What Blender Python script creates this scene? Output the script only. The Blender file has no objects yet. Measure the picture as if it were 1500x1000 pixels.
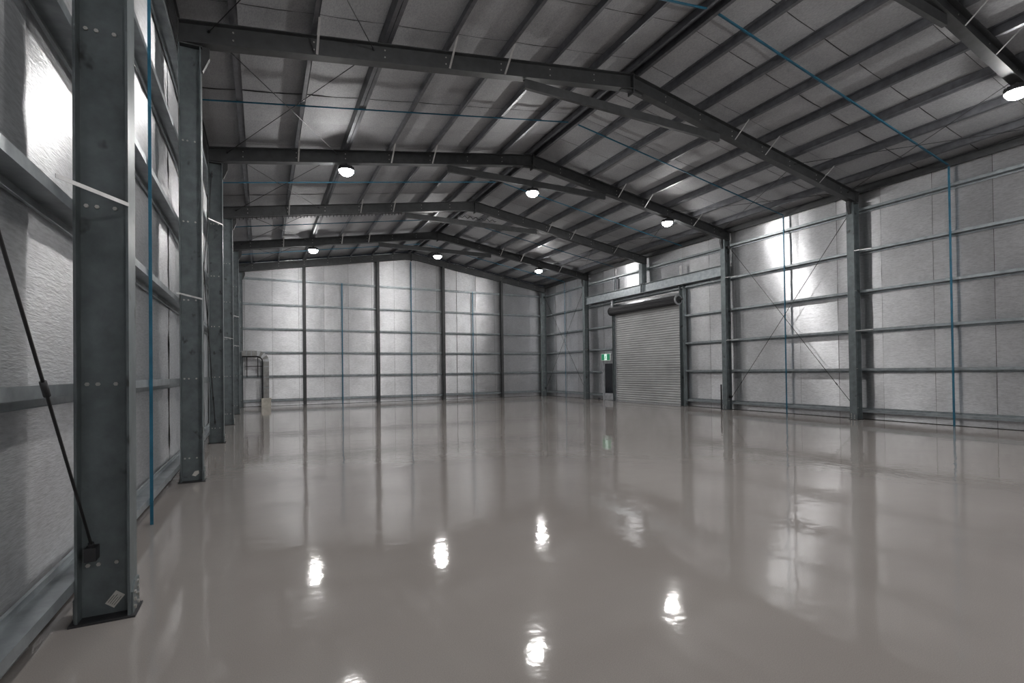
import bpy, bmesh, math, random
from mathutils import Vector, Matrix

random.seed(7)
scene = bpy.context.scene
COL = scene.collection

# ------------------------------------------------------------------ camera, world, exposure
F_PX, YAW, PITCH, ROLL, SHIFT = 732.9, 26.626, 0.559, -0.721, 36.33
EYE = 1.55
cam_data = bpy.data.cameras.new("camera")
cam_data.sensor_fit = 'HORIZONTAL'
cam_data.sensor_width = 36.0
cam_data.lens = F_PX / 1500.0 * 36.0
cam_data.shift_y = SHIFT / 1500.0
cam_data.clip_start = 0.05
cam = bpy.data.objects.new("camera", cam_data)
COL.objects.link(cam)
_y, _p, _r = (math.radians(a) for a in (YAW, PITCH, ROLL))
_f = Vector((math.sin(_y) * math.cos(_p), math.cos(_y) * math.cos(_p), math.sin(_p)))
_rt = Vector((math.cos(_y), -math.sin(_y), 0))
_up = _rt.cross(_f)
_rt2 = _rt * math.cos(_r) + _up * math.sin(_r)
_up2 = -_rt * math.sin(_r) + _up * math.cos(_r)
_m = Matrix((_rt2, _up2, -_f)).transposed().to_4x4()
_m.translation = (0, 0, EYE)
cam.matrix_world = _m
scene.camera = cam

world = bpy.data.worlds.new("night_sky")
world.use_nodes = True
world.node_tree.nodes["Background"].inputs[0].default_value = (0.02, 0.025, 0.035, 1)
world.node_tree.nodes["Background"].inputs[1].default_value = 0.3
scene.world = world

vs = scene.view_settings
vs.view_transform = 'Standard'
vs.look = 'None'
vs.gamma = 1.0
vs.use_curve_mapping = False
vs.exposure = 0.15
LAMP_STRENGTH = 370.0

cy = scene.cycles
cy.use_denoising = True
cy.max_bounces = 10
cy.diffuse_bounces = 5
cy.glossy_bounces = 6
cy.sample_clamp_indirect = 6.0
cy.blur_glossy = 0.1
cy.caustics_reflective = True

# ------------------------------------------------------------------ building grid
XO, XI = -1.045, -0.765          # outer and inner face of the left columns
W = 16.856
XR, XRI = XO + W, XO + W - 0.28
XM = XO + W / 2
Y0, B = 4.005, 4.552
H, A = 6.722, 8.075              # top of rafters at eave and apex
S = (A - H) / (W / 2)
FY = lambda i: Y0 + i * B
FIRST, LAST = -2, 5
YF, YBK = FY(-2) - 1.6, 27.08    # foil planes of the two gables
XL, XRW = -1.205, 15.97          # foil planes of the long walls
GIRT_Z = [0.28, 1.44, 2.59, 3.74, 4.93, 6.15]
PD = 0.17                        # purlin depth
rz = lambda x: A - S * abs(x - XM)          # rafter top line
PUR = [0.10, 0.99, 2.08, 3.18, 4.30, 5.41, 6.56, 7.71]

# ------------------------------------------------------------------ materials
def mat(name):
    m = bpy.data.materials.new(name)
    m.use_nodes = True
    nt = m.node_tree
    b = nt.nodes["Principled BSDF"]
    return m, nt, b

def N(nt, t, **kw):
    n = nt.nodes.new(t)
    for k, v in kw.items():
        if k in n.inputs.keys() if isinstance(k, str) else False:
            n.inputs[k].default_value = v
        else:
            setattr(n, k, v)
    return n

def ramp(nt, fac, stops):
    r = nt.nodes.new("ShaderNodeValToRGB")
    el = r.color_ramp.elements
    while len(el) < len(stops):
        el.new(0.5)
    for e, (p, c) in zip(el, stops):
        e.position = p
        e.color = (c[0], c[1], c[2], 1) if not isinstance(c, (int, float)) else (c, c, c, 1)
    nt.links.new(fac, r.inputs[0])
    return r.outputs[0]

def coords(nt, scale=(1, 1, 1), kind='Object'):
    tc = nt.nodes.new("ShaderNodeTexCoord")
    mp = nt.nodes.new("ShaderNodeMapping")
    mp.inputs['Scale'].default_value = scale
    if kind == 'World':
        g = nt.nodes.new("ShaderNodeNewGeometry")
        nt.links.new(g.outputs['Position'], mp.inputs[0])
    else:
        nt.links.new(tc.outputs[kind], mp.inputs[0])
    return mp.outputs[0]

def noise(nt, vec, scale, detail=3, rough=0.55):
    n = nt.nodes.new("ShaderNodeTexNoise")
    n.inputs['Scale'].default_value = scale
    n.inputs['Detail'].default_value = detail
    n.inputs['Roughness'].default_value = rough
    nt.links.new(vec, n.inputs['Vector'])
    return n.outputs[0]

def bump(nt, b, height, strength, dist, prev=None):
    bp = nt.nodes.new("ShaderNodeBump")
    bp.inputs['Strength'].default_value = strength
    bp.inputs['Distance'].default_value = dist
    nt.links.new(height, bp.inputs['Height'])
    if prev is not None:
        nt.links.new(prev, bp.inputs['Normal'])
    nt.links.new(bp.outputs[0], b.inputs['Normal'])
    return bp.outputs[0]

def foil_material(name, tangent, vscale, base, rough, aniso, metal=0.93):
    """reflective foil-faced insulation: crinkled, brushed along the sheet"""
    m, nt, b = mat(name)
    v = coords(nt, vscale, 'World')
    oi = nt.nodes.new("ShaderNodeObjectInfo")
    n1 = noise(nt, v, 9.0, 4, 0.6)
    n2 = noise(nt, coords(nt, (1, 1, 1), 'World'), 1.3, 3, 0.6)
    c = ramp(nt, n2, [(0.25, [x * 0.80 for x in base]), (0.75, base)])
    mx = nt.nodes.new("ShaderNodeMix")
    mx.data_type = 'RGBA'
    mx.blend_type = 'MULTIPLY'
    mx.inputs[0].default_value = 1.0
    nt.links.new(c, mx.inputs[6])
    nt.links.new(ramp(nt, oi.outputs['Random'], [(0, 0.72), (1, 1.0)]), mx.inputs[7])
    # fine crease and speckle pattern of the foil facing
    n3 = noise(nt, coords(nt, (vscale[0] * 1.6, vscale[1] * 1.6, vscale[2] * 1.3), 'World'), 26.0, 3, 0.7)
    m2 = nt.nodes.new("ShaderNodeMix")
    m2.data_type = 'RGBA'
    m2.blend_type = 'MULTIPLY'
    m2.inputs[0].default_value = 1.0
    nt.links.new(mx.outputs[2], m2.inputs[6])
    nt.links.new(ramp(nt, n3, [(0.32, 0.76), (0.60, 1.0)]), m2.inputs[7])
    nt.links.new(m2.outputs[2], b.inputs['Base Color'])
    b.inputs['Metallic'].default_value = metal
    mr = nt.nodes.new("ShaderNodeMapRange")
    mr.inputs[3].default_value = rough - 0.08
    mr.inputs[4].default_value = rough + 0.08
    nt.links.new(oi.outputs['Random'], mr.inputs[0])
    nt.links.new(mr.outputs[0], b.inputs['Roughness'])
    b.inputs['Anisotropic'].default_value = aniso
    cv = nt.nodes.new("ShaderNodeCombineXYZ")
    for k in range(3):
        cv.inputs[k].default_value = tangent[k]
    nt.links.new(cv.outputs[0], b.inputs['Tangent'])
    p = bump(nt, b, n1, 0.6, 0.010)
    fine = noise(nt, v, 60.0, 2, 0.6)
    bump(nt, b, fine, 1.0, 0.0038, p)
    return m

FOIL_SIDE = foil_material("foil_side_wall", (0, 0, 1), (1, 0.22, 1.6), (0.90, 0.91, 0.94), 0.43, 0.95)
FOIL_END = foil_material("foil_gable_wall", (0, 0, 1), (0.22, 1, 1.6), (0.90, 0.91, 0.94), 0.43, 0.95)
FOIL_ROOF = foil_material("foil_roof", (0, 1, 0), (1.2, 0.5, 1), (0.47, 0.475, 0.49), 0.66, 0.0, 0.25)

def steel(name, base, rough=0.5, metal=0.35, stain=0.0, scale=6.0, grain=0.12):
    m, nt, b = mat(name)
    v = coords(nt, (1, 1, 1), 'World')
    n1 = noise(nt, v, scale, 4, 0.6)
    c = ramp(nt, n1, [(0.3, [x * 0.75 for x in base]), (0.7, [x * 1.2 for x in base])])
    if stain > 0:
        n2 = noise(nt, coords(nt, (3.0, 3.0, 2.2), 'World'), 1.7, 3, 0.55)
        k = ramp(nt, n2, [(0.64, 0.0), (0.71, stain)])
        mx = nt.nodes.new("ShaderNodeMix")
        mx.data_type = 'RGBA'
        nt.links.new(k, mx.inputs[0])
        nt.links.new(c, mx.inputs[6])
        mx.inputs[7].default_value = (0.018, 0.017, 0.014, 1)
        c = mx.outputs[2]
    nt.links.new(c, b.inputs['Base Color'])
    b.inputs['Metallic'].default_value = metal
    b.inputs['Roughness'].default_value = rough
    if grain:
        bump(nt, b, noise(nt, v, 45.0, 2), grain, 0.002)
    return m

M_COL = steel("painted_steel_column", (0.118, 0.138, 0.144), 0.42, 0.35, 0.75)
M_RAFT = steel("painted_steel_rafter", (0.047, 0.049, 0.051), 0.5, 0.3)
M_GALV = steel("galvanised_purlin", (0.13, 0.133, 0.145), 0.42, 0.6)
M_GIRT = steel("galvanised_girt", (0.26, 0.285, 0.30), 0.40, 0.6)
M_BLUE = steel("blue_bridging", (0.018, 0.115, 0.185), 0.45, 0.2)
M_STRAP = steel("bright_strap", (0.42, 0.42, 0.42), 0.4, 0.6)
M_ROD = steel("black_rod", (0.03, 0.03, 0.032), 0.45, 0.4)
M_BOLT = steel("zinc_bolt", (0.45, 0.44, 0.42), 0.35, 0.7)
M_DARK = steel("dark_steel", (0.03, 0.03, 0.033), 0.55, 0.3)
M_CLAD = steel("outer_cladding", (0.05, 0.05, 0.05), 0.7, 0.0)
M_DOOR = steel("roller_curtain", (0.37, 0.375, 0.38), 0.5, 0.1, 0.0, 0.5, 0.0)
M_DRUM = steel("drum_black", (0.018, 0.018, 0.021), 0.62, 0.0)
M_ALU = steel("aluminium_frame", (0.42, 0.43, 0.45), 0.4, 0.6)
M_DUCT = steel("sheet_metal_duct", (0.22, 0.22, 0.215), 0.45, 0.5)
M_BOX = steel("beige_box", (0.42, 0.40, 0.35), 0.6, 0.0)
M_PAPER = steel("paper_tag", (0.55, 0.54, 0.50), 0.8, 0.0)
M_INK = steel("printed_ink", (0.16, 0.16, 0.15), 0.8, 0.0)
M_WHITE = steel("white_plastic", (0.75, 0.78, 0.76), 0.5, 0.0)

def floor_material():
    m, nt, b = mat("polished_epoxy_floor")
    v = coords(nt, (1, 1, 1), 'World')
    c = ramp(nt, noise(nt, v, 0.35, 4, 0.6), [(0.3, (0.265, 0.243, 0.229)), (0.7, (0.31, 0.286, 0.271))])
    mx = nt.nodes.new("ShaderNodeMix")
    mx.data_type = 'RGBA'
    mx.blend_type = 'MULTIPLY'
    mx.inputs[0].default_value = 1.0
    nt.links.new(c, mx.inputs[6])
    nt.links.new(ramp(nt, noise(nt, v, 160.0, 2), [(0.3, 0.90), (0.7, 1.06)]), mx.inputs[7])
    nt.links.new(mx.outputs[2], b.inputs['Base Color'])
    nt.links.new(ramp(nt, noise(nt, v, 0.8, 3), [(0.3, 0.035), (0.75, 0.085)]), b.inputs['Roughness'])
    b.inputs['IOR'].default_value = 1.8
    p = bump(nt, b, noise(nt, coords(nt, (1.0, 1.0, 1), 'World'), 1.6, 2, 0.5), 1.0, 0.0036)
    bump(nt, b, noise(nt, v, 9.0, 2, 0.5), 1.0, 0.0010, p)
    return m
M_FLOOR = floor_material()

def emit(name, color, strength):
    m, nt, b = mat(name)
    b.inputs['Base Color'].default_value = (*color, 1)
    b.inputs['Emission Color'].default_value = (*color, 1)
    b.inputs['Emission Strength'].default_value = strength
    return m
M_LENS = emit("lamp_lens", (1.0, 0.98, 0.955), LAMP_STRENGTH)
M_EXIT_G = emit("exit_green", (0.01, 0.16, 0.075), 0.5)
M_EXIT_W = emit("exit_white", (0.75, 1.0, 0.88), 0.55)

mg, nt, b = mat("dark_door_glass")
b.inputs['Base Color'].default_value = (0.006, 0.007, 0.011, 1)
b.inputs['Roughness'].default_value = 0.12
nt.links.new(ramp(nt, noise(nt, coords(nt, (1, 1, 1), 'World'), 5, 3), [(0.3, 0.08), (0.7, 0.2)]), b.inputs['Roughness'])
M_GLASS = mg

# ------------------------------------------------------------------ mesh helpers
class MB:
    def __init__(self):
        self.v, self.f = [], []
    def add(self, vs, fs):
        o = len(self.v)
        self.v += [tuple(p) for p in vs]
        self.f += [tuple(i + o for i in f) for f in fs]
        return self
    def box(self, x0, x1, y0, y1, z0, z1):
        vs = [(x, y, z) for z in (z0, z1) for y in (y0, y1) for x in (x0, x1)]
        return self.add(vs, [(0, 2, 3, 1), (4, 5, 7, 6), (0, 1, 5, 4), (2, 6, 7, 3), (0, 4, 6, 2), (1, 3, 7, 5)])
    def prism(self, prof, o, u, v, d):
        """extrude a closed 2-D profile (in u, v) from point o along vector d"""
        o, u, v, d = Vector(o), Vector(u), Vector(v), Vector(d)
        n = len(prof)
        a = [o + u * p[0] + v * p[1] for p in prof]
        bb = [p + d for p in a]
        area = sum(prof[i][0] * prof[(i + 1) % n][1] - prof[(i + 1) % n][0] * prof[i][1] for i in range(n))
        flip = (area > 0) == (u.cross(v).dot(d) > 0)
        fs = [tuple(range(n)), tuple(range(2 * n - 1, n - 1, -1))]
        fs += [((i + 1) % n, i, n + i, n + (i + 1) % n) for i in range(n)]
        if flip:
            fs = [tuple(reversed(f)) for f in fs]
        return self.add(a + bb, fs)
    def tube(self, p, q, r, n=8):
        p, q = Vector(p), Vector(q)
        d = q - p
        u = d.orthogonal().normalized()
        v = d.normalized().cross(u)
        prof = [(r * math.cos(2 * math.pi * k / n), r * math.sin(2 * math.pi * k / n)) for k in range(n)]
        return self.prism(prof, p, u, v, d)
    def lathe(self, rings, n=24, center=(0, 0, 0)):
        c = Vector(center)
        vs = []
        for r, z in rings:
            vs += [c + Vector((r * math.cos(2 * math.pi * k / n), r * math.sin(2 * math.pi * k / n), z)) for k in range(n)]
        fs = []
        for i in range(len(rings) - 1):
            for k in range(n):
                k2 = (k + 1) % n
                fs.append((i * n + k, i * n + k2, (i + 1) * n + k2, (i + 1) * n + k))
        fs.append(tuple(range(n - 1, -1, -1)))
        fs.append(tuple((len(rings) - 1) * n + k for k in range(n)))
        return self.add(vs, fs)
    def mesh(self, name, origin=(0, 0, 0), smooth=False):
        me = bpy.data.meshes.new(name)
        o = Vector(origin)
        me.from_pydata([tuple(Vector(p) - o) for p in self.v], [], self.f)
        if smooth:
            for p in me.polygons:
                p.use_smooth = True
        me.update()
        return me
    def build(self, name, m, parent=None, smooth=False):
        if parent is None:
            xs, ys, zs = zip(*self.v)
            org = Vector(((min(xs) + max(xs)) / 2, (min(ys) + max(ys)) / 2, min(zs)))
        else:
            org = wloc(parent)
        me = self.mesh(name, org, smooth)
        me.materials.append(m)
        ob = bpy.data.objects.new(name, me)
        COL.objects.link(ob)
        if parent is None:
            ob.location = org
        else:
            ob.parent = parent
        return ob

def wloc(o):
    v = Vector((0, 0, 0))
    while o is not None:
        v = v + o.location
        o = o.parent
    return v

def inst(name, me, parent, loc, rot=(0, 0, 0)):
    ob = bpy.data.objects.new(name, me)
    COL.objects.link(ob)
    ob.parent = parent
    ob.location = Vector(loc) - (wloc(parent) if parent else Vector((0, 0, 0)))
    ob.rotation_euler = rot
    return ob

def tag(o, label, cat=None, group=None, kind=None):
    o["label"] = label
    if cat: o["category"] = cat
    if group: o["group"] = group
    if kind: o["kind"] = kind
    return o

def empty(name, loc):
    o = bpy.data.objects.new(name, None)
    o.empty_display_size = 0.2
    COL.objects.link(o)
    o.location = loc
    return o

def copy_tree(o, parent=None):
    c = o.copy()
    COL.objects.link(c)
    c.parent = parent
    for ch in list(o.children):
        copy_tree(ch, c)
    return c

def I_prof(d, w, tf, tw):
    """I section, depth d along u, flange width w along v, starting at u=0, v=0"""
    a, c = (w - tw) / 2, (w + tw) / 2
    return [(0, 0), (tf, 0), (tf, a), (d - tf, a), (d - tf, 0), (d, 0), (d, w), (d - tf, w), (d - tf, c), (tf, c), (tf, w), (0, w)]

def Z_prof(d, fl, t, lip=0.018):
    """Z section: web along u (0..d), flange at u=0 going -v, flange at u=d going +v"""
    return [(0, 0), (d - t, 0), (d - t, fl), (d - t - lip, fl), (d - t - lip, fl + t), (d, fl + t), (d, -0.0),
            (d, -t), (t, -t), (t, -fl), (t + lip, -fl), (t + lip, -fl - t), (0, -fl - t)]

def C_prof(d, fl, t, lip=0.018):
    """C section: web along u at v=0, flanges towards +v with lips"""
    return [(0, 0), (d, 0), (d, fl), (d - lip, fl), (d - lip, fl - t), (d - t, fl - t), (d - t, t),
            (t, t), (t, fl - t), (lip, fl - t), (lip, fl), (0, fl)]

ORD = ["", "first", "second", "third", "fourth", "fifth", "sixth", "seventh", "eighth", "ninth"]

bolt_me = MB().lathe([(0.013, 0), (0.013, 0.010)], 6).mesh("bolt")
bolt_me.materials.append(M_BOLT)

# ------------------------------------------------------------------ setting: floor, cladding walls, roof deck
fl = MB()
NX, NYF = 12, 24
fx0, fx1, fy0, fy1 = XL - 0.15, XRW + 0.2, YF - 0.15, YBK + 0.15
fl.box(fx0, fx1, fy0, fy1, -0.2, 0.0)
tag(fl.build("floor", M_FLOOR), "glossy warm grey coated concrete floor reflecting the lamps", kind="structure")

def foil_mesh(name, w, top_l, top_r, z0, nu, nv, amp, thick=0.004, seed=0):
    """sheet in local x (width) and z, front face towards -y, gently crinkled"""
    rnd = random.Random(seed)
    vs, fs = [], []
    for side in (0, 1):
        for j in range(nv + 1):
            for i in range(nu + 1):
                x = -w / 2 + w * i / nu
                top = top_l + (top_r - top_l) * i / nu
                z = z0 + (top - z0) * j / nv
                y = 0.0
                if 0 < j < nv:
                    y = rnd.uniform(-amp, amp) if side == 0 else vs[len(vs) - (nu + 1) * (nv + 1)][1]
                vs.append((x, y + (thick if side else 0), z))
    n1 = (nu + 1) * (nv + 1)
    for j in range(nv):
        for i in range(nu):
            a = j * (nu + 1) + i
            fs.append((a, a + 1, a + nu + 2, a + nu + 1))
            a += n1
            fs.append((a, a + nu + 1, a + nu + 2, a + 1))
    me = bpy.data.meshes.new(name)
    me.from_pydata(vs, [], fs)
    for p in me.polygons:
        p.use_smooth = True
    me.update()
    return me

EAVE_FOIL = H + 0.02 + PD
# left wall
wl = MB().box(XL - 0.09, XL - 0.03, YF, YBK, 0, EAVE_FOIL - 0.05).build("wall_left", M_CLAD)
tag(wl, "long wall lined with silver foil between steel columns, opposite the roller door", kind="structure")
left_edges = [3.79 + 1.24 * k for k in range(-8, 19) if YF < 3.79 + 1.24 * k < YBK - 0.4]
left_edges = [YF + 0.05] + left_edges + [YBK - 0.05]
def sheets(wall, edges, make, gap=0.008):
    for k in range(len(edges) - 1):
        make(wall, edges[k] + gap / 2, edges[k + 1] - gap / 2, k)
cache = {}
def side_sheet(wall, a, b_, k, x, rot, z0=0.015, z1=EAVE_FOIL - 0.06):
    key = (round(b_ - a, 3), round(z0, 2), round(z1, 2), k % 4)
    if key not in cache:
        cache[key] = foil_mesh("foil_sheet", b_ - a, z1, z1, z0, 5, max(3, int((z1 - z0) / 0.22)), 0.0045, seed=k % 4 + 3)
        cache[key].materials.append(FOIL_SIDE)
    return inst("foil_sheet", cache[key], wall, (x, (a + b_) / 2, 0), (0, 0, rot + random.uniform(-0.026, 0.026)))
sheets(wl, left_edges, lambda w_, a, b_, k: side_sheet(w_, a, b_, k, XL, math.pi / 2))

# right wall with roller door and personnel door openings
DY0, DY1, DZ = 15.66, 20.02, 4.42
PY0, PY1, PZ = 20.16, 21.12, 2.08
wr = MB()
for (a, b_, z0, z1) in [(YF, DY0, 0, 9), (DY0, DY1, DZ, 9), (DY1, PY0, 0, 9), (PY0, PY1, PZ, 9), (PY1, YBK, 0, 9)]:
    wr.box(XRW + 0.03, XRW + 0.09, a, b_, z0, min(z1, EAVE_FOIL - 0.05))
wr = wr.build("wall_right", M_CLAD)
tag(wr, "long foil lined wall holding the roller door and exit door", kind="structure")
edges = [5.59 + 1.235 * k for k in range(-9, 8)]
edges = [YF + 0.05] + [e for e in edges if e > YF + 0.3]
edges[-1] = min(edges[-1], 14.3)
for k in range(len(edges) - 1):
    side_sheet(wr, edges[k] + .004, edges[k + 1] - .004, k, XRW, -math.pi / 2)
side_sheet(wr, edges[-1] + .004, DY0 - .004, 1, XRW, -math.pi / 2)
for k, (a, b_) in enumerate([(15.66, 16.85), (16.85, 18.05), (18.05, 19.2), (19.2, 20.02)]):
    side_sheet(wr, a + .004, b_ - .004, k, XRW, -math.pi / 2, z0=DZ)
side_sheet(wr, DY1 + .004, PY0 - .004, 1, XRW, -math.pi / 2)
side_sheet(wr, PY0 + .004, PY1 - .004, 2, XRW, -math.pi / 2, z0=PZ)
e2 = [PY1, 22.3, 23.5, 24.7, 25.85, YBK - 0.05]
for k in range(len(e2) - 1):
    side_sheet(wr, e2[k] + .004, e2[k + 1] - .004, k, XRW, -math.pi / 2)

# gables
def gable(name, y, face, label):
    g = MB()
    x0, x1 = XL - 0.03, XRW + 0.03
    top = lambda x: rz(x) + PD - 0.06
    g.prism([(x0, 0), (x1, 0), (x1, top(x1)), (XM, top(XM)), (x0, top(x0))], (0, y + 0.03 * face, 0), (1, 0, 0), (0, 0, 1), (0, 0.06 * face, 0))
    g = g.build(name, M_CLAD)
    tag(g, label, kind="structure")
    ed = [XL + 0.02] + [0.5 + 1.195 * k for k in range(-1, 13)] + [XRW - 0.02]
    ed = [e for e in ed if XL + 0.02 <= e <= XRW - 0.02]
    # split at the ridge so that every sheet has one sloping top
    for k in range(len(ed) - 1):
        a, b_ = ed[k] + .004, ed[k + 1] - .004
        segs = [(a, b_)]
        for (p, q) in segs:
            tl, tr = top(p) - 0.01, top(q) - 0.01
            if face < 0:
                tl, tr = tr, tl
            me = foil_mesh("foil_sheet", q - p, tl, tr, 0.015, 5, 30, 0.0045, seed=k + 31)
            me.materials.append(FOIL_END)
            inst("foil_sheet", me, g, ((p + q) / 2, y, 0), (0, 0, (0 if face > 0 else math.pi) + random.uniform(-0.042, 0.042)))
    return g
gable("wall_back", YBK, 1, "foil lined gable end wall with blue bridging and the corner duct")
gable("wall_front", YF, -1, "foil lined gable end wall behind the viewer")

# roof deck with foil sheets hung on the purlins
ce = MB()
deck = lambda x: rz(x) + PD + 0.05
x0, x1 = XL - 0.1, XRW + 0.1
prof = [(x0, deck(x0)), (XM, deck(XM)), (x1, deck(x1)), (x1, deck(x1) + 0.06), (XM, deck(XM) + 0.06), (x0, deck(x0) + 0.06)]
ce.prism(prof, (0, YF - 0.1, 0), (1, 0, 0), (0, 0, 1), (0, YBK - YF + 0.2, 0))
ceiling = ce.build("ceiling", M_CLAD)
tag(ceiling, "pitched roof lined with grey foil sheets above the purlins", kind="structure")

def roof_sheet_mesh(side, width, seed):
    """from eave to ridge, sagging a little between purlins; local origin at the ridge"""
    rnd = random.Random(seed)
    stops = [0.03] + [p for p in PUR[1:]] + [8.43 + 0.15]
    xs = []
    for k in range(len(stops) - 1):
        for t in (0, 0.25, 0.5, 0.75):
            xs.append((stops[k] + (stops[k + 1] - stops[k]) * t, t))
    xs.append((stops[-1], 0))
    nu = 3
    vs, fs = [], []
    for layer in (0, 1):
        for (x, t) in xs:
            sag = 0.016 * math.sin(math.pi * t) * (1 if layer == 0 else 1)
            for j in range(nu + 1):
                y = -width / 2 + width * j / nu
                jit = rnd.uniform(-0.004, 0.004) if t else 0
                vs.append((side * x, y, -S * x - sag + jit + 0.004 * layer))
    n1 = len(xs) * (nu + 1)
    for layer in (0, 1):
        for i in range(len(xs) - 1):
            for j in range(nu):
                a = layer * n1 + i * (nu + 1) + j
                q = (a, a + 1, a + nu + 2, a + nu + 1)
                up = (layer == 1)
                if (side > 0) == up:
                    q = tuple(reversed(q))
                fs.append(q)
    me = bpy.data.meshes.new("foil_sheet")
    me.from_pydata(vs, [], fs)
    for p in me.polygons:
        p.use_smooth = True
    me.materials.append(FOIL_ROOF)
    me.update()
    return me
RW = 1.258
roof_me = {(s, v): roof_sheet_mesh(s, RW - 0.018, 50 + v + s) for s in (-1, 1) for v in range(3)}
k = 0
yy = 5.83 - RW * 10
while yy < YBK:
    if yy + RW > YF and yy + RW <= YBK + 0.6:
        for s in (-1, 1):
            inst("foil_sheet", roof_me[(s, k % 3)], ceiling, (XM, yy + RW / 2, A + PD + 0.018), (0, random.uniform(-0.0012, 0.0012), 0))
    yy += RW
    k += 1

# ------------------------------------------------------------------ portal frames
# --- columns (left prototype)
FW = 0.20
def make_column(side):
    """side -1: left wall, +1: right wall; built at frame y = 0"""
    s = side
    xo = XO if s < 0 else XR
    d = (1 if s < 0 else -1)
    root = empty("steel_post", (xo + d * 0.14, 0.1, 0))
    MB().prism(I_prof(0.28, FW, 0.014, 0.010), (xo, 0, 0.012), (d, 0, 0), (0, 1, 0), (0, 0, 6.36)).build("shaft", M_COL, root)
    MB().box(min(xo - d * .03, xo + d * .31), max(xo - d * .03, xo + d * .31), -0.02, FW + 0.02, 0, 0.012).build("base_plate", M_DARK, root)
    MB().box(min(xo, xo + d * .30), max(xo, xo + d * .30), 0, FW, 6.372, 6.39).build("cap_plate", M_RAFT, root)
    # haunch gusset under the rafter on the room side
    xi = xo + d * 0.28
    hp = [(0, 0), (0.02, 0), (0.11, 0.22), (0.11, 0.36), (0, 0.36)]
    MB().prism(hp, (xi, 0.06, 6.05), (d, 0, 0), (0, 0, 1), (0, 0.08, 0)).build("haunch", M_RAFT, root)
    # bolted foot brackets on both flanges
    for fx, dd in ((xi, d), (xo, -d)):
        br = MB()
        br.prism([(0.02, 0.012), (FW - 0.0, 0.012), (FW, 0.20), (0.10, 0.20), (0.02, 0.15)], (fx, 0, 0), (0, 1, 0), (0, 0, 1), (dd * 0.012, 0, 0))
        bo = br.build("foot_bracket", M_COL, root)
        for yb in (0.06, 0.15):
            for zb in (0.04, 0.09, 0.135, 0.175):
                if yb < 0.1 and zb > 0.15:
                    continue
                inst("bolt", bolt_me, bo, (fx + dd * 0.012, yb, zb), (0, dd * math.pi / 2, 0))
    # cleat bolts through the web at every girt
    for z in GIRT_Z[:-1]:
        for q in (0.045, 0.10, 0.193):
            inst("bolt", bolt_me, root, (xo + d * q, FW / 2 - 0.005, z + 0.06), (math.pi / 2, 0, 0))
    return root
colL, colR = make_column(-1), make_column(1)
def place_column(proto, i, label):
    c = copy_tree(proto)
    c.location.y = FY(i) + 0.1
    return tag(c, label, "column", "steel columns along the long walls")
LEFT_LABELS = {0: "stained grey steel column with a paper tag and rod cleat at its foot",
               1: "grey-green steel column next to the tagged column, small paper patch near its foot",
               2: "steel column on the wall opposite the roller door, third in from the duct gable",
               3: "steel column on the wall opposite the roller door, second in from the duct gable",
               4: "steel column on the wall opposite the roller door, first in from the duct gable",
               5: "corner steel column beside the sheet metal duct",
               -1: "steel column on the wall opposite the roller door, before the tagged column",
               -2: "steel column on the wall opposite the roller door, two before the tagged column"}
RIGHT_LABELS = {0: "steel column on the roller door wall, three bays past the roller door",
                1: "steel column on the roller door wall, second past the roller door, brace rod at foot",
                2: "steel column carrying the header beam, on the roller curtain's side",
                4: "steel column carrying the header beam, beside the exit door",
                5: "corner steel column where the roller door wall meets the duct gable",
                -2: "steel column on the roller door wall, five bays past the roller door"}
columns = {}
for i, l in LEFT_LABELS.items():
    columns[(-1, i)] = place_column(colL, i, l)
for i, l in RIGHT_LABELS.items():
    columns[(1, i)] = place_column(colR, i, l)
for proto in (colL, colR):
    for ch in list(proto.children):
        for g in list(ch.children):
            bpy.data.objects.remove(g)
        bpy.data.objects.remove(ch)
    bpy.data.objects.remove(proto)

# paper tags
c0 = columns[(-1, 0)]
wf = Y0 + FW / 2 - 0.006          # front of the web
tg = MB()
ca, sa = math.cos(math.radians(-52)), math.sin(math.radians(-52))
tg.prism([(-.047, -.030), (.047, -.030), (.047, .030), (-.047, .030)], (-0.862, wf - 0.0015, 0.098), (ca, 0, -sa), (sa, 0, ca), (0, 0.0015, 0))
t_ob = tg.build("paper_tag", M_PAPER, c0)
ln = MB()
for q in range(4):
    o_ = -0.020 + q * 0.0125
    ln.prism([(-.035, o_), (.030 - .012 * (q % 2), o_), (.030 - .012 * (q % 2), o_ + .004), (-.035, o_ + .004)],
             (-0.862, wf - 0.0022, 0.098), (ca, 0, -sa), (sa, 0, ca), (0, 0.0007, 0))
ln.build("print_lines", M_INK, t_ob)
c1 = columns[(-1, 1)]
MB().prism([(-.045, -.028), (.0, -.045), (.045, -.005), (.040, .038), (-.010, .030)], (-0.87, FY(1) + FW / 2 - 0.007, 0.115), (1, 0, 0), (0, 0, 1), (0, 0.001, 0)).build("paper_patch", M_PAPER, c1)
# rod cleat on the tagged column
MB().box(-1.00, -0.94, Y0 + 0.005, wf, 0.385, 0.47).build("rod_cleat", M_DARK, c0)

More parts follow.
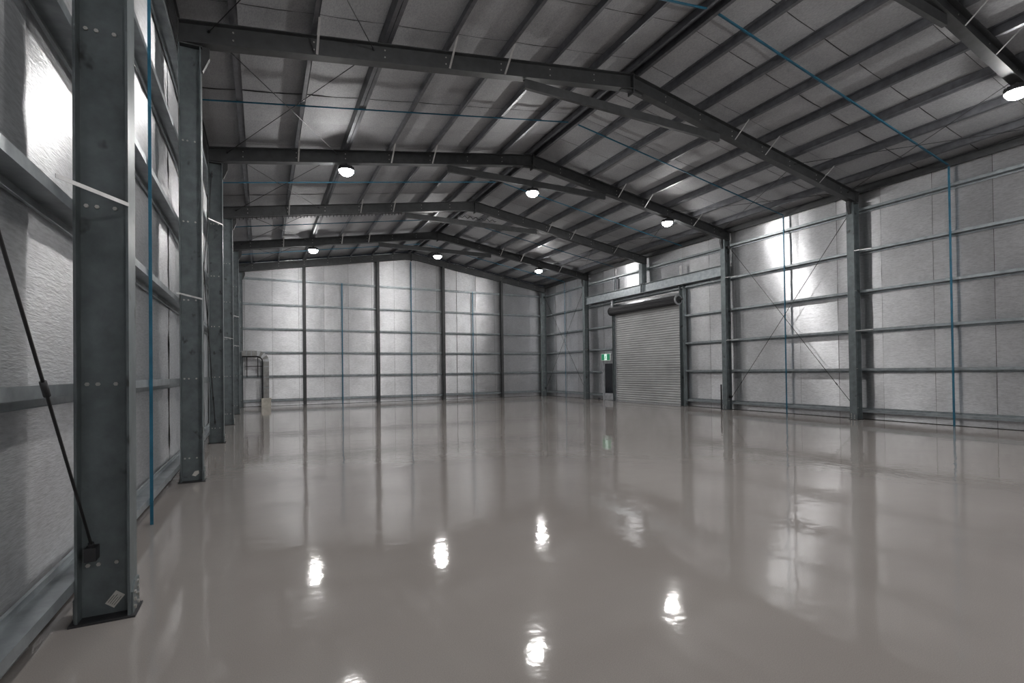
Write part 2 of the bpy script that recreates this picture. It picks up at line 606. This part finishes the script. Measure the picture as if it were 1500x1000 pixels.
# --- rafters
RD = 0.33
def make_rafter():
    root = empty("roof_rafter", (XM, 0.1, A - RD))
    ns = math.sqrt(1 + S * S)
    for s in (-1, 1):
        # I profile: depth in z, flange width in y, run along the slope
        prof = I_prof(RD, 0.18, 0.014, 0.010)
        d = Vector((s * (W / 2), 0, -S * W / 2))
        MB().prism(prof, (XM, 0.01, A - RD), (0, 0, 1), (0, 1, 0), d).build("beam", M_RAFT, root)
        xe = XM + s * W / 2
        MB().box(xe - 0.006 if s > 0 else xe - 0.012, xe + 0.012 if s > 0 else xe + 0.006, 0, 0.20, H - RD - 0.02, H + 0.01).build("end_plate", M_RAFT, root)
    MB().box(XM - 0.014, XM + 0.014, 0.0, 0.20, A - RD - 0.10, A + 0.01).build("apex_plate", M_RAFT, root)
    gp = [(-0.30, -RD - 0.30 * S), (0.0, -RD), (0.30, -RD - 0.30 * S), (0.30, -RD - 0.30 * S - 0.012), (0, -RD - 0.05), (-0.30, -RD - 0.30 * S - 0.012)]
    MB().prism(gp, (XM, 0.06, A), (1, 0, 0), (0, 0, 1), (0, 0.08, 0)).build("apex_gusset", M_RAFT, root)
    # purlin cleats on the top flange, seen as bolt pairs in the web
    for s in (-1, 1):
        for p in PUR[1:]:
            x = XM + s * p
            for dz in (-0.08, -0.20):
                inst("bolt", bolt_me, root, (x + s * .02, 0.01 + 0.085, rz(x) + dz), (math.pi / 2, 0, 0))
    return root
raf = make_rafter()
GAB = {5: "against the duct gable", 4: "first in from the duct gable", 3: "second in from the duct gable",
       2: "third in from the duct gable", 1: "fourth in from the duct gable", 0: "over the tagged column", -1: "behind the tagged column", -2: "two frames behind the tagged column"}
for i in range(FIRST, LAST + 1):
    r = raf if i == FIRST else copy_tree(raf)
    r.location.y = FY(i) + 0.1
    tag(r, "dark steel portal rafter " + GAB[i], "rafter", "portal rafters")

# --- collar ties under the apex
def make_tie():
    z0, z1 = 7.125, 7.305
    xa, xb = XM - 2.71, XM + 2.71
    m = MB()
    m.prism(C_prof(z1 - z0, 0.075, 0.006), (xa, 0.05, z0), (0, 0, 1), (0, 1, 0), (xb - xa, 0, 0))
    t = m.build("collar_tie", M_RAFT)
    return t
tie = make_tie()
base_y = tie.location.y
for i in range(FIRST, 5):
    t = tie if i == FIRST else copy_tree(tie)
    t.location.y = base_y + FY(i)
    tag(t, "channel collar tie under the rafter " + GAB[i], "tie beam", "collar ties under the apexes")

# ------------------------------------------------------------------ purlins
ylen = YBK - YF - 0.1
SIDE = {-1: "the tagged-column slope", 1: "the roller-door slope"}
for s in (-1, 1):
    for k, p in enumerate(PUR):
        x = XM + s * p
        m = MB()
        nrm = Vector((s * S, 0, 1)).normalized()
        tng = Vector((s, 0, -S)).normalized()
        o = Vector((x, YF + 0.05, rz(x)))
        if k == 5:                       # boxed double purlin that takes the roof bracing
            m.prism(C_prof(PD, 0.07, 0.004), o - tng * 0.075, nrm, tng, (0, ylen, 0))
            m.prism(C_prof(PD, 0.07, 0.004), o + tng * 0.075, nrm, -tng, (0, ylen, 0))
            lab = "boxed double purlin on " + SIDE[s] + ", fifth below the ridge"
        else:
            m.prism(Z_prof(PD, 0.062, 0.004), o, nrm, tng * (-1), (0, ylen, 0))
            lab = ("ridge purlin on " + SIDE[s]) if k == 0 else ("galvanised Z purlin on " + SIDE[s] + ", " + ORD[k] + " below the ridge")
        tag(m.build("roof_purlin", M_GALV), lab, "purlin", "roof purlins")
    xe = XO if s < 0 else XR
    m = MB()
    m.prism(C_prof(0.20, 0.075, 0.004), (xe - s * 0.0 + s * 0.075, YF + 0.05, H - 0.055), (0, 0, 1), (-s, 0, 0), (0, ylen, 0))
    tag(m.build("eave_strut", M_RAFT), "dark eave strut along the top of the " + ("wall opposite the roller door" if s < 0 else "roller door wall"), "eave strut")

# blue bridging across the roof, one per bay and slope, at mid bay
for i in range(-1, 5):
    ym = FY(i) + 0.1 + B / 2
    bay = {4: "in the bay by the duct gable", 3: "second bay from the duct gable", 2: "third bay from the duct gable", 1: "fourth bay from the duct gable", 0: "fifth bay from the duct gable", -1: "sixth bay from the duct gable"}[i]
    for s in (-1, 1):
        x0, x1 = XM + s * 0.16, XM + s * (W / 2)
        m = MB()
        m.prism([(0, -0.006), (0.055, -0.006), (0.055, -0.0), (0, -0.0)], (x0, ym, rz(x0) - 0.001), (0, 1, 0), (0, 0, 1), (x1 - x0, 0, rz(x1) - rz(x0)))
        m.prism([(0, -0.03), (0.005, -0.03), (0.005, -0.006), (0, -0.006)], (x0, ym, rz(x0) - 0.001), (0, 1, 0), (0, 0, 1), (x1 - x0, 0, rz(x1) - rz(x0)))
        tag(m.build("roof_bridging", M_BLUE), "blue bridging strip under purlins of " + SIDE[s] + ", " + bay.replace("the duct", "duct"), "bridging", "blue roof bridging")

# ------------------------------------------------------------------ girts
def girt_side(s, y0, y1, z, label):
    # Z girt: outer edge at the foil, inner flange up at the column face
    xw = (XL + 0.022) if s < 0 else (XRW - 0.022)
    xin = XO - 0.001 if s < 0 else XR + 0.001
    d = abs(xw - xin)
    m = MB().prism(Z_prof(d, 0.062, 0.004), (xw, y0, z), (1 if s < 0 else -1, 0, 0), (0, 0, 1 if z > 0.5 else -1), (0, y1 - y0, 0))
    return tag(m.build("wall_girt", M_GIRT), label, "girt", "wall girts")
for k, z in enumerate(GIRT_Z):
    girt_side(-1, YF + 0.05, YBK - 0.2, z, "galvanised girt on the wall opposite the roller door, " + ORD[k + 1] + " above the floor")
    g0 = "galvanised girt on the roller door wall"
    if k in (0,):
        girt_side(1, YF + 0.05, 15.39, z, g0 + " beside the curtain, " + ORD[k + 1] + " above the floor")
        girt_side(1, 21.16, YBK - 0.2, z, g0 + " by the exit door, " + ORD[k + 1] + " above the floor")
    elif k == 1:
        girt_side(1, YF + 0.05, 15.39, z, g0 + " beside the curtain, " + ORD[k + 1] + " above the floor")
        girt_side(1, 21.16, YBK - 0.2, z, g0 + " by the exit door, " + ORD[k + 1] + " above the floor")
    elif k < 4:
        girt_side(1, YF + 0.05, 15.39, z, g0 + " beside the curtain, " + ORD[k + 1] + " above the floor")
        girt_side(1, 20.15, YBK - 0.2, z, g0 + " by the exit door, " + ORD[k + 1] + " above the floor")
    elif k == 4:
        girt_side(1, YF + 0.05, YBK - 0.2, z, g0 + " running behind the roller drum, " + ORD[k + 1] + " above the floor")
    else:
        girt_side(1, YF + 0.05, YBK - 0.2, z, g0 + " above the header beam, topmost")
YG = FY(5) + FW + 0.002
for k, z in enumerate(GIRT_Z):
    d = YBK - 0.026 - YG
    m = MB().prism(Z_prof(d, 0.055, 0.004), (XL + 0.17, YBK - 0.026, z), (0, -1, 0), (0, 0, 1 if z > 0.5 else -1), (XRW - XL - 0.34, 0, 0))
    tag(m.build("gable_girt", M_GIRT), "galvanised girt across the duct gable wall, " + ORD[k + 1] + " above the floor", "girt", "gable girts")

# gable posts
for k, x in enumerate([XM - 5.44, XM - 1.815, XM + 1.815, XM + 5.44]):
    y = FY(5)
    root = empty("gable_post", (x, y + 0.1, 0))
    ht = rz(x) - RD - 0.02
    MB().prism(I_prof(0.16, 0.14, 0.010, 0.008), (x - 0.07, y + 0.03, 0.012), (0, 1, 0), (1, 0, 0), (0, 0, ht)).build("shaft", M_RAFT, root)
    MB().box(x - 0.10, x + 0.10, y + 0.01, y + FW, 0, 0.012).build("base_plate", M_DARK, root)
    MB().box(x - 0.08, x + 0.08, y + 0.03, y + 0.19, ht + 0.012, ht + 0.024).build("cap_plate", M_DARK, root)
    tag(root, "grey steel gable post, " + ORD[k + 1] + " from the sheet metal duct", "post", "gable posts")

# blue bridging on the walls
def blue_side(s, i):
    ym = FY(i) + 0.1 + B / 2
    xin = XO + 0.001 if s < 0 else XR - 0.001
    m = MB()
    m.box(min(xin, xin - s * 0.006), max(xin, xin - s * 0.006), ym - 0.025, ym + 0.025, 0.0, H - 0.06)
    m.box(min(xin - s * .006, xin - s * 0.03), max(xin - s * .006, xin - s * 0.03), ym - 0.025, ym - 0.020, 0.0, H - 0.06)
    return m.build("wall_bridging", M_BLUE)
for i, l in {0: "upright blue bridging strip between the tagged column and the next", 1: "upright blue bridging strip on the wall opposite the roller door, fourth bay from the gable",
             2: "upright blue bridging strip on the wall opposite the roller door, third bay from the gable",
             3: "upright blue bridging strip on the wall opposite the roller door, second bay from the gable",
             4: "upright blue bridging strip on the wall opposite the roller door, bay beside the duct"}.items():
    tag(blue_side(-1, i), l, "bridging", "blue wall bridging")
for i, l in {0: "upright blue bridging strip on the roller door wall, in the unbraced bay", 1: "upright blue bridging strip crossed by the brace rods beside the roller door bay",
             4: "upright bridging strip on the roller door wall, in the corner bay by the gable"}.items():
    tag(blue_side(1, i), l, "bridging", "blue wall bridging")
for x, zt, l in [(XM - 3.63, 6.2, "blue bridging strip on the duct gable, on the duct's side of the ridge"),
                 (XM, rz(XM) - 0.45, "tallest blue bridging strip, under the ridge of the duct gable"),
                 (XM + 3.63, 6.2, "blue bridging strip on the duct gable, on the roller door's side of the ridge")]:
    m = MB()
    m.box(x - 0.028, x + 0.028, YG - 0.007, YG - 0.001, 0, zt)
    m.box(x - 0.028, x - 0.023, YG - 0.03, YG - 0.007, 0, zt)
    tag(m.build("gable_bridging", M_BLUE), l, "bridging", "blue gable bridging")

# ------------------------------------------------------------------ bracing rods
def rod(p, q, name, label, r=0.010, buckle=None, group=None):
    p, q = Vector(p), Vector(q)
    root = empty(name, (p.x, p.y, min(p.z, q.z)))
    MB().tube(p, q, r, 8).build("rod", M_ROD, root, True)
    if buckle:
        d = (q - p).normalized()
        c = p + (q - p) * buckle
        MB().tube(c - d * 0.045, c + d * 0.045, 0.016, 8).build("turnbuckle", M_DARK, root, True)
    for e in (p, q):
        d = (q - p).normalized() * (1 if e is p else -1)
        MB().tube(e - d * 0.01, e + d * 0.05, 0.018, 6).build("end_nut", M_DARK, root)
    return tag(root, label, "brace rod", group)
xb = -0.965
rod((xb, Y0 + 0.04, 0.46), (xb, FY(-1) + 0.2, 6.35), "brace_rod", "black brace rod with turnbuckle rising from the tagged column's foot", 0.008, 0.175, "wall brace rods")
rod((xb + .03, FY(-1) + 0.21, 0.46), (xb + .03, Y0 + 0.02, 6.3), "brace_rod", "black brace rod rising towards the tagged column's top", 0.011, 0.175, "wall brace rods")
for (s, i, la, lb) in [(-1, 1, "brace rod down to the foot of the third column in from the duct gable", "brace rod rising from the foot of the column next to the tagged one"),
                       (1, 1, "wall brace rod rising from the brace-footed column towards the header beam", "wall brace rod falling from the top of the brace-footed column"),
                       (1, 4, "corner bay brace rod rising from the header-beam column by the exit door", "corner bay brace rod falling towards the gable corner")]:
    x = xb if s < 0 else XR - 0.10
    a, b_ = FY(i) + FW + 0.05, FY(i + 1) - 0.05
    for (k_, y_in, y_out) in ((i, FY(i) + FW / 2 + 0.005, a), (i + 1, FY(i + 1) + FW / 2 - 0.005, b_)):
        for xx, zz in ((x, 0.48 if k_ == i else 6.1), (x + .03, 6.1 if k_ == i else 0.48)):
            MB().box(xx - 0.005, xx + 0.005, min(y_in, y_out), max(y_in, y_out), zz - 0.05, zz + 0.05).build("rod_lug", M_DARK, columns[(s, k_)])
    lab2 = (la if s > 0 else lb), (lb if s > 0 else la)
    rod((x, a, 0.48), (x, b_, 6.1), "brace_rod", lab2[0], 0.009, 0.1, "wall brace rods")
    rod((x + .03, b_, 0.48), (x + .03, a, 6.1), "brace_rod", lab2[1], 0.009, 0.1, "wall brace rods")
bayname = {4: "by the duct gable", 3: "second from the duct gable", 2: "third from the duct gable", 1: "fourth from the duct gable", 0: "over the tagged column"}
for i in range(0, 5):
    a, b_ = FY(i) + 0.11, FY(i + 1) + 0.09
    for s in (-1, 1):
        xe, xp = XM + s * 8.05, XM + s * 5.62
        ze, zp = rz(xe) - 0.09, rz(xp) - 0.09
        rod((xe, a, ze), (xp, b_, zp), "roof_brace_rod", "thin brace rod running inward from the eave, " + SIDE[s][4:] + ", bay " + bayname[i].replace("the ", ""), 0.007, None, "roof brace rods")
        rod((xp, a, zp - 0.02), (xe, b_, ze - 0.02), "roof_brace_rod", "thin brace rod running outward to the eave, " + SIDE[s][4:] + ", bay " + bayname[i].replace("the ", ""), 0.007, None, "roof brace rods")

# ------------------------------------------------------------------ fly braces (bright straps)
def strap(p, q, width_dir, label, name="fly_brace", w=0.03):
    p, q, wd = Vector(p), Vector(q), Vector(width_dir).normalized()
    d = q - p
    n = d.cross(wd).normalized()
    m = MB().prism([(-w / 2, 0), (w / 2, 0), (w / 2, 0.003), (-w / 2, 0.003)], p, wd, n, d)
    return tag(m.build(name, M_STRAP), label, "strap", "fly brace straps")
for i in range(0, 5):
    for s, k in [(-1, 2), (-1, 4), (-1, 5), (1, 3), (1, 4), (1, 6)]:
        kk = {(-1, 2): 6, (-1, 4): 4, (-1, 5): 3, (1, 3): 3, (1, 4): 4, (1, 6): 6}[(s, k)]
        x = XM + s * PUR[kk] + 0.02
        strap((x, FY(i) - 0.42, rz(x) + 0.015), (x, FY(i) + 0.005, rz(x) - RD + 0.01), (1, 0, 0),
              "pale strap, " + ORD[kk] + " purlin below ridge, " + SIDE[s][4:] + ", rafter " + GAB[i].replace("the ", ""), w=0.035)
for i, z in [(0, 2.66), (1, 2.66), (2, 4.97), (3, 2.66), (4, 3.8), (4, 2.66)]:
    strap((XO + 0.01, FY(i) - 0.33, z + 0.03), (XI + 0.004, FY(i) - 0.002, z), (0, 0, 1),
          "punched pale strap on the " + {0: "tagged column", 1: "column next to the tagged one", 2: "third column in from the duct gable",
          3: "second column in from the duct gable", 4: "first column in from the duct gable, " + ("upper" if z > 3 else "lower")}[i], "column_strap", 0.024)
for i in (1, 2):
    for z in (2.60, 4.95):
        strap((XR - 0.01, FY(i) - 0.33, z + 0.03), (XRI - 0.004, FY(i) - 0.002, z), (0, 0, 1),
              ("upper" if z > 3 else "lower") + " pale strap from the girt to the " + ("brace-footed column" if i == 1 else "header-beam column by the curtain"), "column_strap", 0.02)

# ------------------------------------------------------------------ high-bay lamps
def make_lamp():
    root = empty("high_bay_lamp", (0, 0, 0))
    MB().lathe([(0.10, 0.13), (0.17, 0.115), (0.19, 0.05), (0.19, 0.02)][::-1], 28).build("housing", M_DRUM, root, False)
    fins = MB()
    for k in range(14):
        a = 2 * math.pi * k / 14
        u = Vector((math.cos(a), math.sin(a), 0))
        fins.prism([(0.05, 0.10), (0.193, 0.03), (0.193, 0.115), (0.05, 0.15)], u.cross(Vector((0, 0, 1))) * -0.004, u, (0, 0, 1), u.cross(Vector((0, 0, 1))) * 0.008)
    fins.build("cooling_fins", M_DRUM, root)
    MB().lathe([(0.02, -0.105), (0.09, -0.092), (0.145, -0.055), (0.18, 0.0), (0.182, 0.02)], 28).build("lens", M_LENS, root, True)
    MB().box(-0.02, 0.02, -0.02, 0.02, 0.13, 0.20).build("hook", M_DARK, root)
    return root
lamp = make_lamp()
LX = [XM - 5.41, XM, XM + 5.41]
first = True
rows = {4: "near the duct gable", 2: "in mid-hall", 0: "over the tagged column's frame", -2: "behind the tagged column's frame"}
for i in (4, 2, 0, -2):  # last row is out of view, added to light the foreground
    for j, x in enumerate(LX):
        l = lamp if first else copy_tree(lamp)
        first = False
        under = rz(x) - RD if j != 1 else 7.125
        l.location = (x, FY(i) + 0.09, under - 0.20)
        tag(l, "glowing round high-bay lamp " + ("on the tagged-column slope", "under the ridge", "on the roller-door slope")[j] + ", row " + rows[i], "lamp", "high-bay lamps")

# ------------------------------------------------------------------ roller door side
bx0, bx1 = XRI + 0.04, XRI + 0.22
hb = empty("header_beam", (XRI + 0.13, FY(3), 5.06))
MB().prism(I_prof(0.40, 0.18, 0.014, 0.010), (bx0, FY(2) + FW + 0.001, 5.06), (0, 0, 1), (1, 0, 0), (0, FY(4) - FY(2) - FW - 0.002, 0)).build("beam", M_GIRT, hb)
for y in (FY(2) + FW + 0.012, FY(4) - 0.024):
    MB().box(bx0 - 0.01, bx1 + 0.01, y, y + 0.012, 5.02, 5.50).build("end_plate", M_COL, hb)
for y in (FY(3) + 0.04, FY(3) + 0.16):
    MB().box(bx0, bx0 + 0.08, y, y + 0.012, 5.075, 5.446).build("stiffener", M_GIRT, hb)
tag(hb, "long steel header beam above the roller door carrying a short stub column", "beam")
st = empty("stub_column", (XRI + 0.14, FY(3) + 0.1, 5.461))
MB().prism(I_prof(0.28, FW, 0.014, 0.010), (XRI, FY(3), 5.475), (1, 0, 0), (0, 1, 0), (0, 0, 6.372 - 5.475)).build("shaft", M_COL, st)
MB().box(XRI - 0.01, XR + 0.0, FY(3) - 0.01, FY(3) + FW + 0.01, 5.461, 5.475).build("base_plate", M_COL, st)
MB().box(XRI - 0.012, XR, FY(3), FY(3) + FW, 6.372, 6.39).build("cap_plate", M_RAFT, st)
tag(st, "short stub column standing on the header beam under a rafter", "column")

for y0, y1, l in [(15.40, 15.64, "steel jamb post beside the curtain on the brace rod side"), (20.03, 20.15, "narrow steel jamb post between the curtain and the exit door")]:
    j = empty("door_jamb_post", (XR, (y0 + y1) / 2, 0))
    MB().prism(C_prof(y1 - y0, 0.17, 0.006, 0.03), (XR + 0.10, y0, 0.01), (0, 1, 0), (-1, 0, 0), (0, 0, 5.05)).build("shaft", M_COL, j)
    MB().box(XR - 0.09, XR + 0.12, y0 - 0.02, y1 + 0.02, 0, 0.01).build("base_plate", M_DARK, j)
    tag(j, l, "post", "door jamb posts")
for (y, l) in [(FY(2) + 6.8, "short upright girt post above the header beam")]:
    m = MB().prism(C_prof(0.12, 0.06, 0.005), (XR + 0.06, y, 5.47), (0, 1, 0), (-1, 0, 0), (0, 0, 0.67))
    tag(m.build("girt_post", M_GIRT), l, "post")
for (y, l) in [(FY(2) + 2.35, "short bright post on the header beam above the curtain side jamb")]:
    m = MB().prism(C_prof(0.09, 0.05, 0.005), (XR - 0.06, y, 5.461), (0, 1, 0), (-1, 0, 0), (0, 0, 0.42))
    tag(m.build("girt_post", M_STRAP), l, "post")

door = empty("door_1", (XRW - 0.08, (DY0 + DY1) / 2, 0))
tag(door, "closed grey corrugated roller door with black drum", kind="structure")
cm = MB()
pitch, nz = 0.105, 42
xs = XRW - 0.09
prof_f, prof_b = [], []
for k in range(nz):
    z = 0.02 + k * pitch
    for t, dx in ((0, 0.0), (0.22, 0.0), (0.42, -0.030), (0.80, -0.030)):
        prof_f.append((dx, z + t * pitch))
prof_f.append((0.0, 0.02 + nz * pitch))
prof_b = [(p[0] + 0.004, p[1]) for p in reversed(prof_f)]
cm.prism(prof_f + prof_b, (xs, DY0 - 0.015, 0), (1, 0, 0), (0, 0, 1), (0, DY1 - DY0 + 0.03, 0))
cm.build("curtain", M_DOOR, door)
MB().box(xs - 0.03, xs + 0.02, DY0 + 0.01, DY1 - 0.01, 0, 0.035).build("bottom_rail", M_ALU, door)
for y in (DY0 - 0.02, DY1 - 0.035):
    MB().box(xs - 0.05, xs + 0.05, y, y + 0.055, 0, 4.5).build("guide", M_ALU, door)
dx, dz, dr = XR - 0.10, 4.47, 0.195
dm = MB()
n = 28
prof = []
for k in range(n * 2):
    a = math.pi * k / n
    r = dr - (0.012 if k % 2 else 0)
    prof.append((r * math.cos(a), r * math.sin(a)))
dm.prism(prof, (dx, DY0 + 0.02, dz), (1, 0, 0), (0, 0, 1), (0, DY1 - DY0 + 0.10, 0))
dm.build("drum", M_DRUM, door)
for y, rr in ((DY0 - 0.03, dr + 0.02), (DY1 + 0.12, dr + 0.02)):
    ring = MB()
    ring.prism([(rr * math.cos(2 * math.pi * k / 24), rr * math.sin(2 * math.pi * k / 24)) for k in range(24)], (dx, y, dz), (1, 0, 0), (0, 0, 1), (0, 0.045, 0))
    ro = ring.build("drum_end", M_ALU if y < 17 else M_DRUM, door)
    MB().prism([(0.15 * math.cos(2 * math.pi * k / 20), 0.15 * math.sin(2 * math.pi * k / 20)) for k in range(20)], (dx, y - 0.012, dz), (1, 0, 0), (0, 0, 1), (0, 0.012, 0)).build("end_disc", M_DRUM, ro)
MB().tube((dx, DY0 - 0.25, dz), (dx, DY1 + 0.20, dz), 0.03, 10).build("axle", M_DARK, door)
MB().box(XR - 0.06, XR - 0.005, DY0 - 0.0, DY1 + 0.01, 4.80, 4.84).build("head_rail", M_STRAP, door)
MB().box(XR - 0.12, XR - 0.07, DY1 + 0.015, DY1 + 0.13, 4.62, 5.05).build("drum_bracket", M_ALU, door)

# personnel door
pd = empty("door_2", (XRW - 0.06, (PY0 + PY1) / 2, 0))
tag(pd, "narrow exit door with dark glass panel and aluminium frame", kind="structure")
fr = MB()
fr.box(XRW - 0.12, XRW + 0.02, PY0, PY0 + 0.06, 0, PZ)
fr.box(XRW - 0.12, XRW + 0.02, PY1 - 0.06, PY1, 0, PZ)
fr.box(XRW - 0.12, XRW + 0.02, PY0 + 0.06, PY1 - 0.06, PZ - 0.07, PZ)
fr.build("frame", M_ALU, pd)
lf = MB()
a, b_ = PY0 + 0.065, PY1 - 0.065
xf0, xf1 = XRW - 0.07, XRW - 0.03
lf.box(xf0, xf1, a, a + 0.05, 0.01, PZ - 0.075)
lf.box(xf0, xf1, b_ - 0.05, b_, 0.01, PZ - 0.075)
lf.box(xf0, xf1, a + 0.05, b_ - 0.05, 0.01, 0.36)
lf.box(xf0, xf1, a + 0.05, b_ - 0.05, 1.88, PZ - 0.075)
leaf = lf.build("leaf", M_ALU, pd)
MB().box(xf0 + 0.012, xf1 - 0.01, a + 0.05, b_ - 0.05, 0.36, 1.88).build("glass_panel", M_GLASS, leaf)
hd = MB().box(xf0 - 0.05, xf0 - 0.02, a + 0.015, a + 0.035, 0.92, 1.16)
hd.box(xf0 - 0.05, xf0, a + 0.015, a + 0.035, 0.94, 0.96).box(xf0 - 0.05, xf0, a + 0.015, a + 0.035, 1.12, 1.14)
hd.build("handle", M_STRAP, leaf)
MB().box(XR + 0.03, XRW - 0.13, PY1 + 0.20, PY1 + 0.42, 0.0, 0.10).build("floor_block", M_DARK)
tag(bpy.data.objects["floor_block"], "small black block on the floor beside the exit door frame", "block")

# exit sign with running figure in a white doorway
ex = empty("exit_sign", (XR - 0.02, 20.80, 2.02))
sy0, sy1, sz0, sz1 = 20.43, 21.17, 2.03, 2.39
sx = XR - 0.0
MB().box(sx, sx + 0.05, sy0, sy1, sz0, sz1).build("housing", M_WHITE, ex)
MB().box(sx + 0.05, XRW - 0.01, 20.75, 20.85, 2.15, 2.25).build("wall_arm", M_WHITE, ex)
face = MB().box(sx - 0.004, sx, sy0 + 0.025, sy1 - 0.025, sz0 + 0.025, sz1 - 0.025).build("green_panel", M_EXIT_G, ex)
pic = MB()
yc, zc = 20.80, 2.21
pic.box(sx - 0.006, sx - 0.004, yc - 0.10, yc + 0.10, sz0 + 0.03, sz1 - 0.03)
pic.build("doorway_symbol", M_EXIT_W, ex)
man = MB()
def limb(p, q, w):
    (y_a, z_a), (y_b, z_b) = p, q
    d = Vector((0, y_b - y_a, z_b - z_a))
    nrm = Vector((0, -d.z, d.y)).normalized()
    man.prism([(-w / 2, 0), (w / 2, 0), (w / 2, .0015), (-w / 2, .0015)], (sx - 0.0062, yc + y_a, zc + z_a), nrm, (-1, 0, 0), d)
limb((0, 0.06), (0.02, -0.02), 0.04)
limb((0.02, -0.02), (-0.03, -0.06), 0.026); limb((-0.03, -0.06), (-0.02, -0.12), 0.024)
limb((0.02, -0.02), (0.06, -0.07), 0.026); limb((0.06, -0.07), (0.09, -0.09), 0.024)
limb((0, 0.05), (-0.05, 0.02), 0.02); limb((0, 0.05), (0.05, 0.03), 0.02)
man.prism([(0.022 * math.cos(k * .6283), 0.022 * math.sin(k * .6283)) for k in range(10)], (sx - 0.0062, yc - 0.015, zc + 0.10), (0, 1, 0), (0, 0, 1), (-0.0015, 0, 0))
man.build("running_figure", M_EXIT_G, ex)
tag(ex, "green illuminated exit sign with running figure above the exit door", "exit sign")

# ------------------------------------------------------------------ duct in the gable corner
du = empty("sheet_metal_duct", (0.21, 26.55, 0.42))
yd0, yd1 = 26.45, 26.70
MB().box(0.09, 0.335, yd0, yd1, 0.42, 2.16).build("riser", M_DUCT, du)
MB().box(-0.80, -0.17, yd0, yd1, 2.42, 2.665).build("horizontal_run", M_DUCT, du)
cx_, cz_ = -0.17, 2.16
segs = 5
for k in range(segs):
    a0, a1 = math.pi / 2 * k / segs, math.pi / 2 * (k + 1) / segs
    p = []
    for r, a in ((0.262, a0), (0.505, a0), (0.505, a1), (0.262, a1)):
        p.append((r * math.cos(a), r * math.sin(a)))
    grow = 0.004 * (k % 2)
    MB().prism(p, (cx_, yd0 - grow, cz_), (1, 0, 0), (0, 0, 1), (0, yd1 - yd0 + 2 * grow, 0)).build("elbow_segment", M_DUCT if k % 2 else M_ALU, du)
for k, z in enumerate((0.9, 1.4, 1.9)):
    MB().box(0.084, 0.341, yd0 - 0.006, yd1 + 0.006, z, z + 0.03).build("joint_band", M_GIRT, du)
for x in (-0.62, -0.42):
    MB().box(x, x + 0.025, yd0 - 0.005, yd1 + 0.005, 2.412, 2.673).build("joint_band", M_GIRT, du)
tag(du, "grey square sheet metal duct with segmented elbow in the gable corner", "duct")
cable = MB()
pts = [(0.055, 0.42), (0.055, 2.12)] + [(-0.17 + 0.225 * math.cos(a), 2.16 + 0.225 * math.sin(a)) for a in [math.pi / 2 * t / 6 for t in range(1, 7)]] + [(-0.80, 2.385)]
for p, q in zip(pts[:-1], pts[1:]):
    cable.tube((p[0], 26.52, p[1]), (q[0], 26.52, q[1]), 0.03, 8)
cable.build("black_pipe", M_ROD, du)["label"] = "black pipe along the duct's inner edge"
pb = empty("plinth_box", (0.205, 26.55, 0))
MB().box(0.0, 0.41, 26.38, 26.74, 0, 0.37).build("body", M_BOX, pb)
MB().box(-0.015, 0.425, 26.365, 26.755, 0.37, 0.42).build("lid", M_BOX, pb)
tag(pb, "beige box on the floor under the sheet metal duct", "box")
for x in (-0.60, -0.14):
    MB().box(x - 0.02, x + 0.02, 26.60, 26.64, 1.42, 2.42).build("support_strut", M_DARK, du)
MB().box(-0.66, 0.09, 26.60, 26.64, 1.92, 1.95).build("support_strut", M_DARK, du)

# dark bar leaning by the header-beam column
m = MB().box(XRI - 0.03, XRI + 0.01, FY(2) + FW + 0.03, FY(2) + FW + 0.07, 0, 0.95)
tag(m.build("upright_bar", M_DARK), "short black bar standing beside the header-beam column by the curtain", "bar")

# ------------------------------------------------------------------ festoon cable along one rafter
fe = empty("festoon_cable", (2.0, FY(3) - 0.03, 6.4))
xa = -0.68
cb = MB()
P = []
for k in range(46):
    x = xa + k * (5.2 / 45)
    P.append(Vector((x, FY(3) - 0.025, rz(x) - RD - 0.035 - 0.006 * (k % 2))))
for p, q in zip(P[:-1], P[1:]):
    cb.tube(p, q, 0.011, 6)
cb.build("cable", M_ROD, fe)
tie_me = MB().box(-0.010, 0.010, -0.01, 0.01, -0.075, 0.015).mesh("cable_tie")
tie_me.materials.append(M_ROD)
for p in P[::1]:
    inst("cable_tie", tie_me, fe, p, (0, random.uniform(-0.3, 0.3), 0))
tag(fe, "black festoon cable with hanging ties under the rafter second in from the duct gable", "cable")
for k in range(7):
    x = XM - 0.55 + k * 0.2
    p = Vector((x, FY(3) + 0.10, 7.305))
MBc = MB()
prev = None
for k in range(24):
    x = XM - 0.7 + k * 0.07
    p = Vector((x, FY(3) + 0.12, 7.45 + 0.05 * math.sin(k * 1.9)))
    if prev is not None:
        MBc.tube(prev, p, 0.012, 6)
    prev = p
MBc.tube((XM - 0.7, FY(3) + 0.12, 7.31), (XM - 0.7, FY(3) + 0.12, 7.45), 0.012, 6)
tag(MBc.build("coiled_cable", M_ROD), "loose coiled black cable lying on the collar tie under the festooned rafter", "cable")
